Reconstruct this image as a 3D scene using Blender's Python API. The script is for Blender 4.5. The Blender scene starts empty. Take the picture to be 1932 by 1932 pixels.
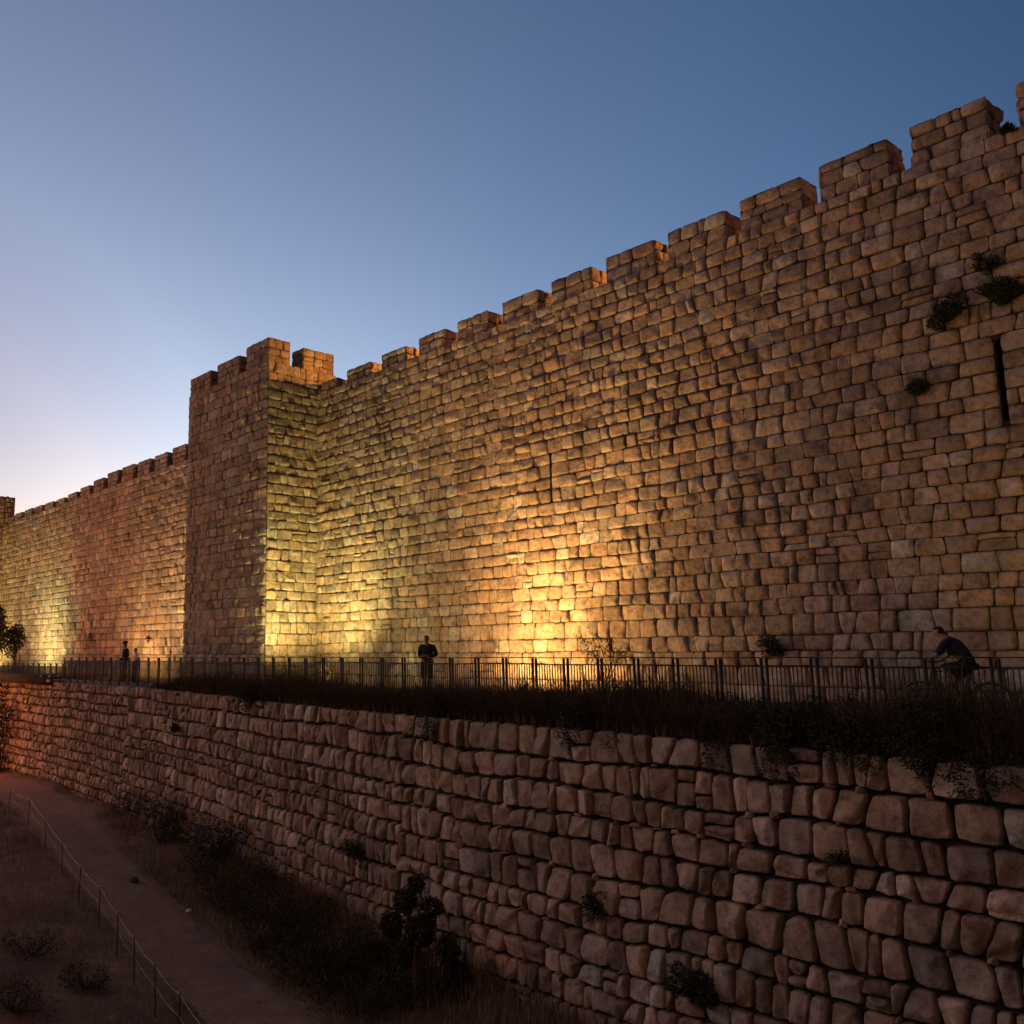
import bpy, bmesh, math, random
import numpy as np
from mathutils import Vector, Matrix

R = math.radians
sc = bpy.context.scene
COL = sc.collection
EYE = 6.0            # metres of the camera above the ditch floor datum
# world axes: x runs along the old city wall (towards +x = nearer), y is the distance to the wall's outer side, z up

# ---------------------------------------------------------------- camera
PXF = 1750.0
pitch = math.atan(274 / PXF)
yaw = R(52.89)
cam = bpy.data.cameras.new('camera'); camo = bpy.data.objects.new('camera', cam); COL.objects.link(camo)
camo.location = (0, 0, EYE); camo.rotation_euler = (R(90) + pitch, 0, yaw)
cam.sensor_width = 36; cam.lens = 36 * PXF / 1932; cam.shift_x = (966 - 640) / 1932
cam.clip_start = 0.1; cam.clip_end = 3000
sc.camera = camo
sc.view_settings.view_transform = 'Standard'; sc.view_settings.look = 'None'
sc.view_settings.exposure = 0; sc.view_settings.gamma = 1
sc.cycles.use_denoising = True
sc.cycles.max_bounces = 5; sc.cycles.diffuse_bounces = 3
sc.cycles.sample_clamp_indirect = 3.0

UX, UY = 0.60331135, -0.79750575
def ray(px, py):
    a = (px - 640) / PXF; b = (966 - py) / PXF
    d = (a, math.cos(pitch) - b * math.sin(pitch), math.sin(pitch) + b * math.cos(pitch))
    return np.array([UX * d[0] + UY * d[1], -UY * d[0] + UX * d[1], d[2]])
def on_wall(px, py, D):              # where the sight line meets the vertical plane y = D
    d = ray(px, py); p = d * (D / d[1]); return p[0], p[1], p[2] + EYE
def on_level(px, py, z):             # ... meets the level z
    d = ray(px, py); p = d * ((z - EYE) / d[2]); return p[0], p[1], z

# ---------------------------------------------------------------- noise
_T = np.random.default_rng(7).random((64, 64, 64))
def vnoise(p, f=1.0):
    p = np.asarray(p, float) * f
    i = np.floor(p).astype(int); t = p - i; t = t * t * (3 - 2 * t)
    i0 = i & 63; i1 = (i + 1) & 63
    x0, y0, z0 = i0[..., 0], i0[..., 1], i0[..., 2]; x1, y1, z1 = i1[..., 0], i1[..., 1], i1[..., 2]
    tx, ty, tz = t[..., 0], t[..., 1], t[..., 2]
    a = _T[x0, y0, z0] * (1 - tx) + _T[x1, y0, z0] * tx; b = _T[x0, y1, z0] * (1 - tx) + _T[x1, y1, z0] * tx
    c = _T[x0, y0, z1] * (1 - tx) + _T[x1, y0, z1] * tx; d = _T[x0, y1, z1] * (1 - tx) + _T[x1, y1, z1] * tx
    return ((a * (1 - ty) + b * ty) * (1 - tz) + (c * (1 - ty) + d * ty) * tz) * 2 - 1
def fbm(p, f=1.0, o=3):
    s = 0; a = 1.0
    for k in range(o):
        s = s + a * vnoise(np.asarray(p) + 17.3 * k, f * 2 ** k); a *= .5
    return s / 1.75

# ---------------------------------------------------------------- mesh helpers
class MB:
    """collects quads/tris and a colour per vertex, links them as one mesh object"""
    def __init__(s): s.v = []; s.f = []; s.c = []; s.n = 0
    def add(s, v, f, c=None):
        v = np.asarray(v, float).reshape(-1, 3)
        s.v.append(v)
        f = np.asarray(f, int)
        s.f.append(f + s.n)
        if c is None: c = np.ones((len(v), 3)) * .5
        c = np.asarray(c, float)
        if c.ndim == 1: c = np.tile(c, (len(v), 1))
        s.c.append(c); s.n += len(v)
    def box(s, x0, x1, y0, y1, z0, z1, c=None):
        v = [(x, y, z) for z in (z0, z1) for y in (y0, y1) for x in (x0, x1)]
        f = [(0, 2, 3, 1), (4, 5, 7, 6), (0, 1, 5, 4), (2, 6, 7, 3), (0, 4, 6, 2), (1, 3, 7, 5)]
        s.add(v, f, c)
    def tube(s, pts, rad, n=6, c=None, cap=True):
        pts = np.asarray(pts, float); k = len(pts)
        rad = np.broadcast_to(np.asarray(rad, float), (k,))
        vs = []
        for i in range(k):
            t = pts[min(i + 1, k - 1)] - pts[max(i - 1, 0)]; t = t / (np.linalg.norm(t) + 1e-9)
            a = np.cross(t, (0, 0, 1.0) if abs(t[2]) < .9 else (1.0, 0, 0)); a /= np.linalg.norm(a); b = np.cross(t, a)
            for j in range(n):
                w = 2 * math.pi * j / n; vs.append(pts[i] + rad[i] * (math.cos(w) * a + math.sin(w) * b))
        f = [(i * n + j, i * n + (j + 1) % n, (i + 1) * n + (j + 1) % n, (i + 1) * n + j) for i in range(k - 1) for j in range(n)]
        s.add(vs, f, c)
        if cap:
            for i, o in ((0, 0), (k - 1, (k - 1) * n)):
                ctr = pts[i]; vv = [ctr] + [vs[o + j] for j in range(n)]
                s.add(vv, [(0, 1 + j, 1 + (j + 1) % n, 0)[:3] + (1 + (j + 1) % n,) for j in range(0)] or np.zeros((0, 4), int), c)
                s.f.append(np.array([(0, 1 + j, 1 + (j + 1) % n) for j in range(n)], int) + s.n - len(vv))
    def build(s, name, m, parent=None, loc=None, smooth=False):
        V = np.concatenate(s.v) if s.v else np.zeros((0, 3))
        if parent is not None:
            V = V - np.array(world_loc(parent))
        elif loc is not None:
            V = V - np.array(loc)
        me = bpy.data.meshes.new(name)
        me.vertices.add(len(V)); me.vertices.foreach_set('co', V.ravel().astype(np.float32))
        q = [f for f in s.f if len(f)]
        lens = np.concatenate([np.full(len(f), f.shape[1]) for f in q]); idx = np.concatenate([f.ravel() for f in q])
        me.loops.add(len(idx)); me.loops.foreach_set('vertex_index', idx.astype(np.int32))
        me.polygons.add(len(lens))
        st = np.concatenate([[0], np.cumsum(lens)[:-1]])
        me.polygons.foreach_set('loop_start', st.astype(np.int32)); me.polygons.foreach_set('loop_total', lens.astype(np.int32))
        if smooth: me.polygons.foreach_set('use_smooth', np.ones(len(lens), bool))
        me.update(calc_edges=True); me.validate()
        C = np.concatenate(s.c)
        if len(me.vertices) == len(C):
            at = me.color_attributes.new('tint', 'FLOAT_COLOR', 'POINT')
            at.data.foreach_set('color', np.hstack([C, np.ones((len(C), 1))]).ravel().astype(np.float32))
        me.materials.append(m)
        o = bpy.data.objects.new(name, me); COL.objects.link(o)
        if parent is not None: o.parent = parent
        elif loc is not None: o.location = loc
        return o

def world_loc(o):
    l = np.array(o.location)
    while o.parent is not None:
        o = o.parent; l = l + np.array(o.location)
    return l

def tag(o, label=None, cat=None, group=None, kind=None):
    if label: o['label'] = label
    if cat: o['category'] = cat
    if group: o['group'] = group
    if kind: o['kind'] = kind
    return o
def thing(name, loc, label, cat, group=None, rz=0):
    o = bpy.data.objects.new(name, None); COL.objects.link(o); o.location = loc; o.rotation_euler = (0, 0, rz)
    o.empty_display_size = .2
    return tag(o, label, cat, group)
def copy_tree(o, parent=None):
    c = o.copy(); COL.objects.link(c)
    if parent is not None: c.parent = parent
    for ch in o.children: copy_tree(ch, c)
    return c

# ---------------------------------------------------------------- materials
def mat(name):
    m = bpy.data.materials.new(name); m.use_nodes = True
    nt = m.node_tree; p = nt.nodes['Principled BSDF']
    p.inputs['Specular IOR Level'].default_value = .25
    return m, nt, p
def N(nt, t, **kw):
    n = nt.nodes.new(t)
    for k, v in kw.items():
        if k in n.inputs: n.inputs[k].default_value = v
        else: setattr(n, k, v)
    return n
def ramp(nt, src, stops):
    r = nt.nodes.new('ShaderNodeValToRGB'); e = r.color_ramp.elements
    while len(e) < len(stops): e.new(.5)
    for el, (p, c) in zip(e, stops):
        el.position = p; el.color = (c, c, c, 1) if not hasattr(c, '__len__') else (*c, 1)
    nt.links.new(src, r.inputs[0]); return r.outputs[0]
def mixc(nt, mode, fac, a, b):
    m = nt.nodes.new('ShaderNodeMix'); m.data_type = 'RGBA'; m.blend_type = mode
    for sock, v in ((m.inputs[0], fac), (m.inputs[6], a), (m.inputs[7], b)):
        if hasattr(v, 'is_linked'): nt.links.new(v, sock)
        elif hasattr(v, '__len__'): sock.default_value = (*v, 1)
        else: sock.default_value = v
    return m.outputs[2]

def stone_mat(name, mott=1.0, stain=.6, bump=.5, fine=16.0):
    m, nt, p = mat(name); L = nt.links.new
    geo = N(nt, 'ShaderNodeNewGeometry'); P = geo.outputs['Position']
    at = N(nt, 'ShaderNodeAttribute', attribute_name='tint')
    n1 = N(nt, 'ShaderNodeTexNoise', Scale=1.1, Detail=6.0, Roughness=.6); L(P, n1.inputs['Vector'])
    n2 = N(nt, 'ShaderNodeTexNoise', Scale=7.0, Detail=5.0, Roughness=.65); L(P, n2.inputs['Vector'])
    c = mixc(nt, 'MULTIPLY', .9 * mott, at.outputs['Color'], ramp(nt, n1.outputs['Fac'], [(.3, .62), (.52, 1.0), (.75, 1.25)]))
    c = mixc(nt, 'MULTIPLY', .85 * mott, c, ramp(nt, n2.outputs['Fac'], [(.30, .45), (.5, 1.0), (.72, 1.3)]))
    # weathering: dark lichen blotches and drip stains that have their own shape
    n3 = N(nt, 'ShaderNodeTexNoise', Scale=.9, Detail=8.0, Roughness=.7, Distortion=.6); L(P, n3.inputs['Vector'])
    c = mixc(nt, 'MIX', ramp(nt, n3.outputs['Fac'], [(.56, 0.0), (.68, .75 * stain)]), c, (.075, .06, .052))
    mp = N(nt, 'ShaderNodeMapping'); mp.inputs['Scale'].default_value = (3.2, 3.2, .35); L(P, mp.inputs['Vector'])
    n4 = N(nt, 'ShaderNodeTexNoise', Scale=1.0, Detail=4.0, Roughness=.6); L(mp.outputs[0], n4.inputs['Vector'])
    c = mixc(nt, 'MIX', ramp(nt, n4.outputs['Fac'], [(.6, 0.0), (.74, .5 * stain)]), c, (.10, .075, .06))
    L(c, p.inputs['Base Color']); p.inputs['Roughness'].default_value = .92
    n5 = N(nt, 'ShaderNodeTexNoise', Scale=fine, Detail=9.0, Roughness=.68); L(P, n5.inputs['Vector'])
    vo = N(nt, 'ShaderNodeTexVoronoi', Scale=9.0); L(P, vo.inputs['Vector'])
    pit = ramp(nt, vo.outputs['Distance'], [(.0, 0.0), (.22, 1.0)])
    h = mixc(nt, 'MULTIPLY', .35, n5.outputs['Fac'], pit)
    b = N(nt, 'ShaderNodeBump', Strength=bump, Distance=.07); L(h, b.inputs['Height']); L(b.outputs[0], p.inputs['Normal'])
    return m
def noise_mat(name, c0, c1, scale=4.0, bump=.4, rough=.95, c2=None, dist=.03):
    m, nt, p = mat(name); L = nt.links.new
    geo = N(nt, 'ShaderNodeNewGeometry'); P = geo.outputs['Position']
    n1 = N(nt, 'ShaderNodeTexNoise', Scale=scale, Detail=8.0, Roughness=.65); L(P, n1.inputs['Vector'])
    c = ramp(nt, n1.outputs['Fac'], [(.32, c0), (.68, c1)])
    if c2:
        n2 = N(nt, 'ShaderNodeTexNoise', Scale=scale * .22, Detail=5.0); L(P, n2.inputs['Vector'])
        c = mixc(nt, 'MIX', ramp(nt, n2.outputs['Fac'], [(.45, 0.0), (.62, .8)]), c, c2)
    L(c, p.inputs['Base Color']); p.inputs['Roughness'].default_value = rough
    n3 = N(nt, 'ShaderNodeTexNoise', Scale=scale * 5, Detail=6.0); L(P, n3.inputs['Vector'])
    b = N(nt, 'ShaderNodeBump', Strength=bump, Distance=dist); L(n3.outputs['Fac'], b.inputs['Height']); L(b.outputs[0], p.inputs['Normal'])
    return m
def leaf_mat(name, c0, c1, trans=.0):
    m, nt, p = mat(name); L = nt.links.new
    at = N(nt, 'ShaderNodeAttribute', attribute_name='tint')
    sx = N(nt, 'ShaderNodeSeparateColor'); L(at.outputs['Color'], sx.inputs[0])
    L(ramp(nt, sx.outputs[0], [(0, c0), (1, c1)]), p.inputs['Base Color'])
    p.inputs['Roughness'].default_value = .75; p.inputs['Specular IOR Level'].default_value = .2
    return m
def plain(name, c, rough=.7, metal=0.0, var=.25, scale=20):
    m, nt, p = mat(name); L = nt.links.new
    geo = N(nt, 'ShaderNodeTexCoord')
    n1 = N(nt, 'ShaderNodeTexNoise', Scale=scale, Detail=4.0); L(geo.outputs['Object'], n1.inputs['Vector'])
    L(ramp(nt, n1.outputs['Fac'], [(.3, tuple(x * (1 - var) for x in c)), (.7, tuple(min(1, x * (1 + var)) for x in c))]), p.inputs['Base Color'])
    p.inputs['Roughness'].default_value = rough; p.inputs['Metallic'].default_value = metal
    return m

M_WALL = stone_mat('limestone', 1.0, 1.05, 1.0, 10.0)
M_RET = stone_mat('fieldstone', 1.0, .55, .9, 10.0)
M_CORE = noise_mat('mortar_core', (.03, .023, .018), (.085, .065, .05), 6.0, .5)
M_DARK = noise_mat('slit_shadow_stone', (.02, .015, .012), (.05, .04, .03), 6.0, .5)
M_DIRT = noise_mat('ditch_earth', (.095, .055, .034), (.21, .125, .076), 2.2, .6, .97, (.075, .05, .028))
M_PATH = noise_mat('path_dirt', (.14, .085, .055), (.235, .145, .097), 1.6, .5, .97, (.17, .105, .07), .02)
M_WALK = noise_mat('walkway_paving', (.12, .10, .085), (.2, .165, .14), 3.0, .3)
M_FENCE = plain('dark_painted_steel', (.03, .026, .024), .5, .3)
M_WIRE = plain('galvanised_wire', (.32, .30, .28), .5, .6)
M_POST = plain('rusty_stake', (.05, .035, .028), .7, .2)
M_LEAF = leaf_mat('shrub_leaf', (.022, .021, .011), (.06, .055, .028))
M_CAPER = leaf_mat('caper_leaf', (.016, .022, .012), (.05, .06, .03))
M_DRY = leaf_mat('dry_grass_blade', (.035, .024, .014), (.13, .085, .045))
M_STRAW = leaf_mat('straw_blade', (.12, .075, .04), (.32, .20, .11))
M_BARK = noise_mat('bark', (.03, .022, .016), (.07, .05, .035), 12.0, .6)
M_SKIN = plain('skin', (.30, .17, .11), .6)
M_HAIR = plain('black_hair', (.012, .010, .009), .6)
M_NAVY = plain('navy_cloth', (.018, .022, .038), .9)
M_BLACK = plain('black_cloth', (.013, .013, .015), .9)
M_GREY = plain('charcoal_cloth', (.024, .026, .029), .9)
M_WHITE = plain('white_cloth', (.8, .8, .81), .9, 0, .05)
M_SHOE = plain('dark_shoe', (.02, .018, .016), .6)
M_TYRE = plain('tyre_rubber', (.015, .015, .015), .8)
M_BIKE = plain('bicycle_paint', (.03, .03, .035), .4, .3)
M_RIM = plain('rim_metal', (.35, .35, .36), .35, .9)

# ---------------------------------------------------------------- masonry
PAL = np.array([(.42, .305, .22), (.39, .28, .195), (.45, .345, .26), (.36, .255, .18), (.43, .29, .195), (.38, .30, .24), (.33, .24, .18)])
def masonry(mb, u0, u1, v0, v1, P, course=(.38, .54), width=(.42, .95), gap=.018, depth=.05, rough=.02, corner=.08,
            wander=.02, seed=1, holes=(), res=9, pale=.03, split=.05, tilt=.02, prot=.02, crisp=.05, pal=PAL, vary=.115,
            tops=None, big=None, ringh=-.03, ringk=.35, skew=.022, flush=0.0, facet=0.0, pins=0.0, grain=0.0):
    """courses of separate stones over the patch u0..u1 x v0..v1; P(u, v, h) maps to space, h = out of the face.
    Every stone is its own cushion of quads with chipped corners; joints fall back to the core."""
    rg = np.random.default_rng(seed)
    hs = []; z = v0
    while z < v1 - .001:
        h = rg.uniform(*course)
        if big: h *= big(z)
        hs.append(h); z += h
    k = (v1 - v0) / sum(hs); edges = np.concatenate([[0], np.cumsum(hs)]) * k + v0
    nR = len(edges) - 1
    def wv(i, u):                                    # the wavering bed joint under course i
        if i == 0 or i == nR: amp = wander * .3
        else: amp = wander
        return edges[i] + amp * fbm(np.stack([np.asarray(u, float) * .55, np.full(np.shape(u), i * 5.7 + seed), np.zeros(np.shape(u))], -1), 1.0, 2)
    Q = []                                           # quads: u_lb,u_rb,u_rt,u_lt, v_lb,v_rb,v_rt,v_lt
    for i in range(nR):
        hrow = edges[i + 1] - edges[i]; mid = (edges[i] + edges[i + 1]) / 2
        segs = [(u0, u1)]
        for (ha, hb, va, vb) in holes:
            if va < mid < vb:
                ns = []
                for a, b in segs:
                    if hb <= a or ha >= b: ns.append((a, b))
                    else:
                        if ha > a: ns.append((a, ha))
                        if hb < b: ns.append((hb, b))
                segs = ns
        for a, b in segs:
            ws = []; t = a
            while t < b - .02:
                w = rg.uniform(*width) * (.75 + .5 * hrow / (course[1]))
                if rg.random() < .12: w *= .6
                ws.append(w); t += w
            if len(ws) > 1 and sum(ws[:-1]) > (b - a) * .999: ws = ws[:-1]
            kk = (b - a) / sum(ws); us = np.concatenate([[0], np.cumsum(ws)]) * kk + a
            sl = rg.normal(0, skew, len(us)); sl[0] = sl[-1] = 0
            for j in range(len(ws)):
                ul, ur = us[j], us[j + 1]
                q = [ul - sl[j], ur - sl[j + 1], ur + sl[j + 1], ul + sl[j]]
                vv = [float(wv(i, ul)), float(wv(i, ur)), float(wv(i + 1, ur)), float(wv(i + 1, ul))]
                if rg.random() < split and hrow > .3:
                    r = rg.uniform(.38, .68)
                    vm = [vv[0] * (1 - r) + vv[3] * r, vv[1] * (1 - r) + vv[2] * r]
                    Q.append(q + [vv[0], vv[1], vm[1], vm[0]]); Q.append(q + [vm[0], vm[1], vv[2], vv[3]])
                else: Q.append(q + vv)
                if rg.random() < pins and i > 0 and ul > a + .1:      # a small stone wedged into the joint
                    pw, ph = rg.uniform(.05, .11), rg.uniform(.035, .075); pu, pv = ul + rg.normal(0, .05), vv[0] + rg.normal(0, .012)
                    if rg.random() < .4: pu, pv = ul, vv[0] + rg.uniform(.1, .9) * (vv[3] - vv[0]); pw, ph = ph * .8, pw
                    Q.append([pu - pw, pu + pw, pu + pw * .8, pu - pw * .8, pv - ph, pv - ph, pv + ph, pv + ph])
    Q = np.array(Q); S = len(Q)
    g = gap * rg.uniform(.6, 1.7, (S, 1)) / 2
    t = np.linspace(-1, 1, res); t = np.sign(t) * np.abs(t) ** .62           # rings crowd towards the edge
    A, B = np.meshgrid(t, t, indexing='ij')
    A = A.ravel()[None]; B = B.ravel()[None]
    rc = corner * rg.uniform(.3, 1.8, (S, 4))
    # each corner of each stone is worn back by its own amount
    cs = [(-1, -1), (1, -1), (1, 1), (-1, 1)]
    pull = sum(rc[:, [n]] * np.clip((A * c[0] + B * c[1]) / 2, 0, 1) ** 4 for n, c in enumerate(cs))
    a = A * (1 - pull); b = B * (1 - pull)
    wu = (1 - a) / 2; wv_ = (1 - b) / 2
    uu = Q[:, [0]] * wu * wv_ + Q[:, [1]] * (1 - wu) * wv_ + Q[:, [2]] * (1 - wu) * (1 - wv_) + Q[:, [3]] * wu * (1 - wv_)
    vv = Q[:, [4]] * wu * wv_ + Q[:, [5]] * (1 - wu) * wv_ + Q[:, [6]] * (1 - wu) * (1 - wv_) + Q[:, [7]] * wu * (1 - wv_)
    hw = (np.abs(Q[:, [1]] - Q[:, [0]]) + np.abs(Q[:, [2]] - Q[:, [3]])) / 4; hh = (Q[:, [7]] - Q[:, [4]] + Q[:, [6]] - Q[:, [5]]) / 4
    uu = uu - a * g; vv = vv - b * g
    pn = np.stack([uu, vv, np.broadcast_to(rg.uniform(0, 40, (S, 1)), uu.shape)], -1)
    edge_n = .012 * (1 + 40 * gap)
    du = fbm(pn, 6.0, 2) * edge_n; dv = fbm(pn + 31.7, 6.0, 2) * edge_n
    uu = uu + du; vv = vv + dv
    ed = np.minimum(hw * (1 - np.abs(A)), hh * (1 - np.abs(B)))
    D = depth * rg.uniform(.75, 1.3, (S, 1)); cr = crisp * rg.uniform(.5, 1.6, (S, 1))
    h = D * (1 - np.exp(-ed / cr)) + rg.normal(0, prot, (S, 1)) * (1 - np.exp(-ed / .015))
    h = h + (rg.normal(0, tilt, (S, 1)) * a + rg.normal(0, tilt, (S, 1)) * b) * (1 - np.exp(-ed / .02))
    bulge = rg.uniform(0, 1, (S, 1))
    h = h + rough * (.4 + 1.1 * bulge) * ((fbm(pn, 3.2, 3) * 1.2 + .7 * np.abs(fbm(pn + 5, 6.5, 3))) + .35 * (1 - A * A) * (1 - B * B)) * (1 - np.exp(-ed / .03))
    inner = 1 - np.exp(-ed / .02)
    for _ in range(3 if facet > 0 else 0):               # flat breaks left by the mason's hammer
        ga = rg.normal(0, .045, (S, 1)) * facet; gb = rg.normal(0, .045, (S, 1)) * facet; c0 = D * rg.uniform(.75, 1.25, (S, 1))
        h = np.minimum(h, c0 + (ga * a + gb * b) * 1.5 + .012 * fbm(pn + 60, 9.0, 2))
    if grain: h = h + grain * fbm(pn + 90, 15.0, 2) * inner
    h = np.maximum(h, .16 * D * inner)
    ring = (np.abs(A) > .999) | (np.abs(B) > .999)
    fl = np.clip(.5 + 1.3 * fbm(np.stack([uu, vv, np.full_like(uu, seed * 1.3)], -1), .8, 3), 0, 1)       # 1 = joint still full of mortar
    h = np.where(ring, ringh + (flush * fl) * (depth * .8 - ringh), h)
    V = P(uu.ravel(), vv.ravel(), h.ravel())
    # colours: each block has its own limestone
    base = pal[rg.integers(0, len(pal), S)] * rg.lognormal(0, vary, (S, 1))
    pl = rg.random(S) < pale
    base[pl] = np.array([.50, .44, .36]) * rg.uniform(.9, 1.1, (pl.sum(), 1))
    C = np.repeat(base, res * res, 0)
    rr = np.tile(ring.ravel(), S); f_ = (flush * fl).ravel()[rr][:, None]
    C[rr] = C[rr] * (ringk + (.9 - ringk) * f_) + np.array([.03, .024, .018])
    idx = np.arange(res * res).reshape(res, res)
    f = np.stack([idx[:-1, :-1], idx[1:, :-1], idx[1:, 1:], idx[:-1, 1:]], -1).reshape(-1, 4)
    F = (f[None] + (np.arange(S) * res * res)[:, None, None]).reshape(-1, 4)
    mb.add(V, F, np.clip(C, .02, .75))

def front(D, batter=0.0, z0=0.0):                       # face towards the camera side (-y)
    return lambda u, v, h: np.stack([u, D + batter * (v - z0) - h, v], -1)
def right(X):                                            # face towards +x
    return lambda u, v, h: np.stack([X + h, u, v], -1)
def left(X):
    return lambda u, v, h: np.stack([X - h, u, v], -1)
def back(D):
    return lambda u, v, h: np.stack([u, D + h, v], -1)
def topf(Z):
    return lambda u, v, h: np.stack([u, v, Z + h], -1)

DW = 22.52                                # outer face of the city wall
ZW = EYE - 1.1                            # walkway level
ZC = EYE + 11.15                          # crenel level of the wall
T = .95                                   # thickness of the parapet

def merlon(parent, x0, x1, y0, y1, z0, z1, seed, res=7, faces='frlt'):
    """one battlement block of two or three courses"""
    mb = MB(); i = .05
    mb.box(x0 + i, x1 - i, y0 + i, y1 - i, z0 - .25, z1 - i, (.06, .05, .04))
    kw = dict(course=(.32, .52), width=(.4, .85), gap=.006, flush=1.0, depth=.035, rough=.035, corner=.10, wander=.015, res=res, pale=.02, split=.02, tilt=.014, prot=.012, crisp=.03, ringh=-.012, ringk=.5)
    masonry(mb, x0, x1, z0, z1, front(y0 + i), seed=seed, **kw)
    if 'r' in faces: masonry(mb, y0, y1, z0 - .05, z1, right(x1 - i), seed=seed + 1, **kw)
    if 'l' in faces: masonry(mb, y0, y1, z0 - .05, z1, left(x0 + i), seed=seed + 2, **kw)
    if 't' in faces: masonry(mb, x0, x1, y0, y1, topf(z1 - i), seed=seed + 3, **kw)
    if 'b' in faces: masonry(mb, x0, x1, z0, z1, back(y1 - i), seed=seed + 4, **kw)
    return mb.build('merlon', M_WALL, parent, smooth=True)

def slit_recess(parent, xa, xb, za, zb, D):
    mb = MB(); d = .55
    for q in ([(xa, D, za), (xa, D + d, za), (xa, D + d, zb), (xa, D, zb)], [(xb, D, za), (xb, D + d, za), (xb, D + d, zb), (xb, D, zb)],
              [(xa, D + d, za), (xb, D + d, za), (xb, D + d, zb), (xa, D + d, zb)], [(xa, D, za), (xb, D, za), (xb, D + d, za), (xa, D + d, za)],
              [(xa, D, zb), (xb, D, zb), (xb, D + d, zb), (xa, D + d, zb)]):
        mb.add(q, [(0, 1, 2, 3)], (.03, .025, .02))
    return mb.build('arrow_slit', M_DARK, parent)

def core_front(mb, x0, x1, z0, z1, D, holes=()):
    """flat core face behind the stones, cut round the slits"""
    c = (.06, .05, .04)
    xs = sorted({x0, x1} | {h[0] for h in holes} | {h[1] for h in holes}); zs = sorted({z0, z1} | {h[2] for h in holes} | {h[3] for h in holes})
    for a, b in zip(xs, xs[1:]):
        for p, q in zip(zs, zs[1:]):
            if any(h[0] <= (a + b) / 2 <= h[1] and h[2] <= (p + q) / 2 <= h[3] for h in holes): continue
            mb.add([(a, D, p), (b, D, p), (b, D, q), (a, D, q)], [(0, 1, 2, 3)], c)

TX0, TX1, TD = -38.15, -31.3, 20.0        # the tower: left face, right face, front face
X_R = 7.0                                  # where the building of the wall stops, beyond the right of the view
wall = thing('city_wall', (-12.0, DW, ZW), 'long crenellated limestone wall running from the tower to the right edge, floodlit gold near its middle', 'wall', 'lengths of the old city wall')
def slit(px0, py0, px1, py1, w=.07):
    a = on_wall(px0, py0, DW); b = on_wall(px1, py1, DW); x = (a[0] + b[0]) / 2
    return (x - w, x + w, b[2], a[2])
SL = [slit(1882, 640, 1897, 795, .062), slit(1037, 855, 1045, 955, .03)]
mb = MB()
masonry(mb, TX1, X_R, ZW - .4, ZC, front(DW - .02), course=(.32, .44), width=(.25, .62), flush=.9, gap=.004, depth=.034, rough=.06, corner=.075,
        wander=.06, seed=11, holes=SL, res=9, big=lambda z: 1.18 if z < ZW + 2.4 else 1.0, prot=.018, tilt=.016, grain=.008, crisp=.016, ringh=-.012, ringk=.45, split=.03)
core_front(mb, TX1, X_R, ZW - .6, ZC - .02, DW, SL)
mb.box(TX1 + .2, X_R, DW + .7, DW + 2.8, ZW - .6, ZC - .9, (.06, .05, .04))           # the mass behind
mb.box(TX1 + .2, X_R, DW + .002, DW + T, ZC - .9, ZC - .06, (.06, .05, .04))
masonry(mb, TX1, X_R, DW + .0, DW + T, topf(ZC - .06), course=(.4, .5), width=(.5, .9), depth=.04, seed=12, res=5)
mb.build('masonry', M_WALL, wall, smooth=True)
for s in SL: slit_recess(wall, *s, DW)
ML = [(-31.1, -29.95, .45), (-29.25, -27.67, .55), (-27.0, -25.56, .62), (-24.83, -23.42, .68), (-22.78, -21.27, .72), (-20.62, -19.02, .76),
      (-18.49, -16.9, .80), (-16.38, -14.65, .84), (-14.25, -12.47, .86), (-12.06, -10.41, .92), (-9.98, -8.36, .98), (-7.9, -6.33, 1.02),
      (-5.81, -4.15, 1.0), (-3.7, -2.1, 1.0), (-1.6, 0.0, 1.0), (.5, 2.1, 1.0), (2.6, 4.2, 1.0)]
for n, (a, b, h) in enumerate(ML):
    merlon(wall, a, b, DW - .02, DW + T, ZC, ZC + h * .98, 100 + 10 * n, 7)

# ---- the wall beyond the tower
ZCL = EYE + 10.3
wall2 = thing('city_wall', (-56.0, DW, ZW), 'far length of crenellated wall left of the tower, lit pale green and orange from below', 'wall', 'lengths of the old city wall')
mb = MB()
masonry(mb, -73.6, TX0, ZW - .4, ZCL, front(DW - .02), course=(.34, .48), width=(.3, .75), flush=.9, gap=.005, depth=.036, rough=.06, corner=.06,
        wander=.05, seed=21, res=8, prot=.022, tilt=.022, crisp=.018, ringh=-.012, ringk=.5, split=.03)
core_front(mb, -73.6, TX0, ZW - .6, ZCL - .02, DW)
mb.box(-73.6, TX0 - .2, DW + .7, DW + 2.8, ZW - .6, ZCL - .9, (.06, .05, .04))
mb.box(-73.6, TX0 - .2, DW + .002, DW + T, ZCL - .9, ZCL - .06, (.06, .05, .04))
masonry(mb, -73.6, TX0, DW, DW + T, topf(ZCL - .06), course=(.4, .5), width=(.5, .9), depth=.04, seed=22, res=5)
mb.build('masonry', M_WALL, wall2, smooth=True)
x = -73.0; n = 0
tops = [.45, .5, .5, .48, .45, .42, .5, .62, .78, .9, .92, .88, .85, .92, .95, .95]
while x < -39.0 and n < 16:
    merlon(wall2, x, x + 1.55, DW - .02, DW + T, ZCL, ZCL + tops[n], 400 + 10 * n, 6, 'rlt')
    x += 2.17; n += 1

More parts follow.
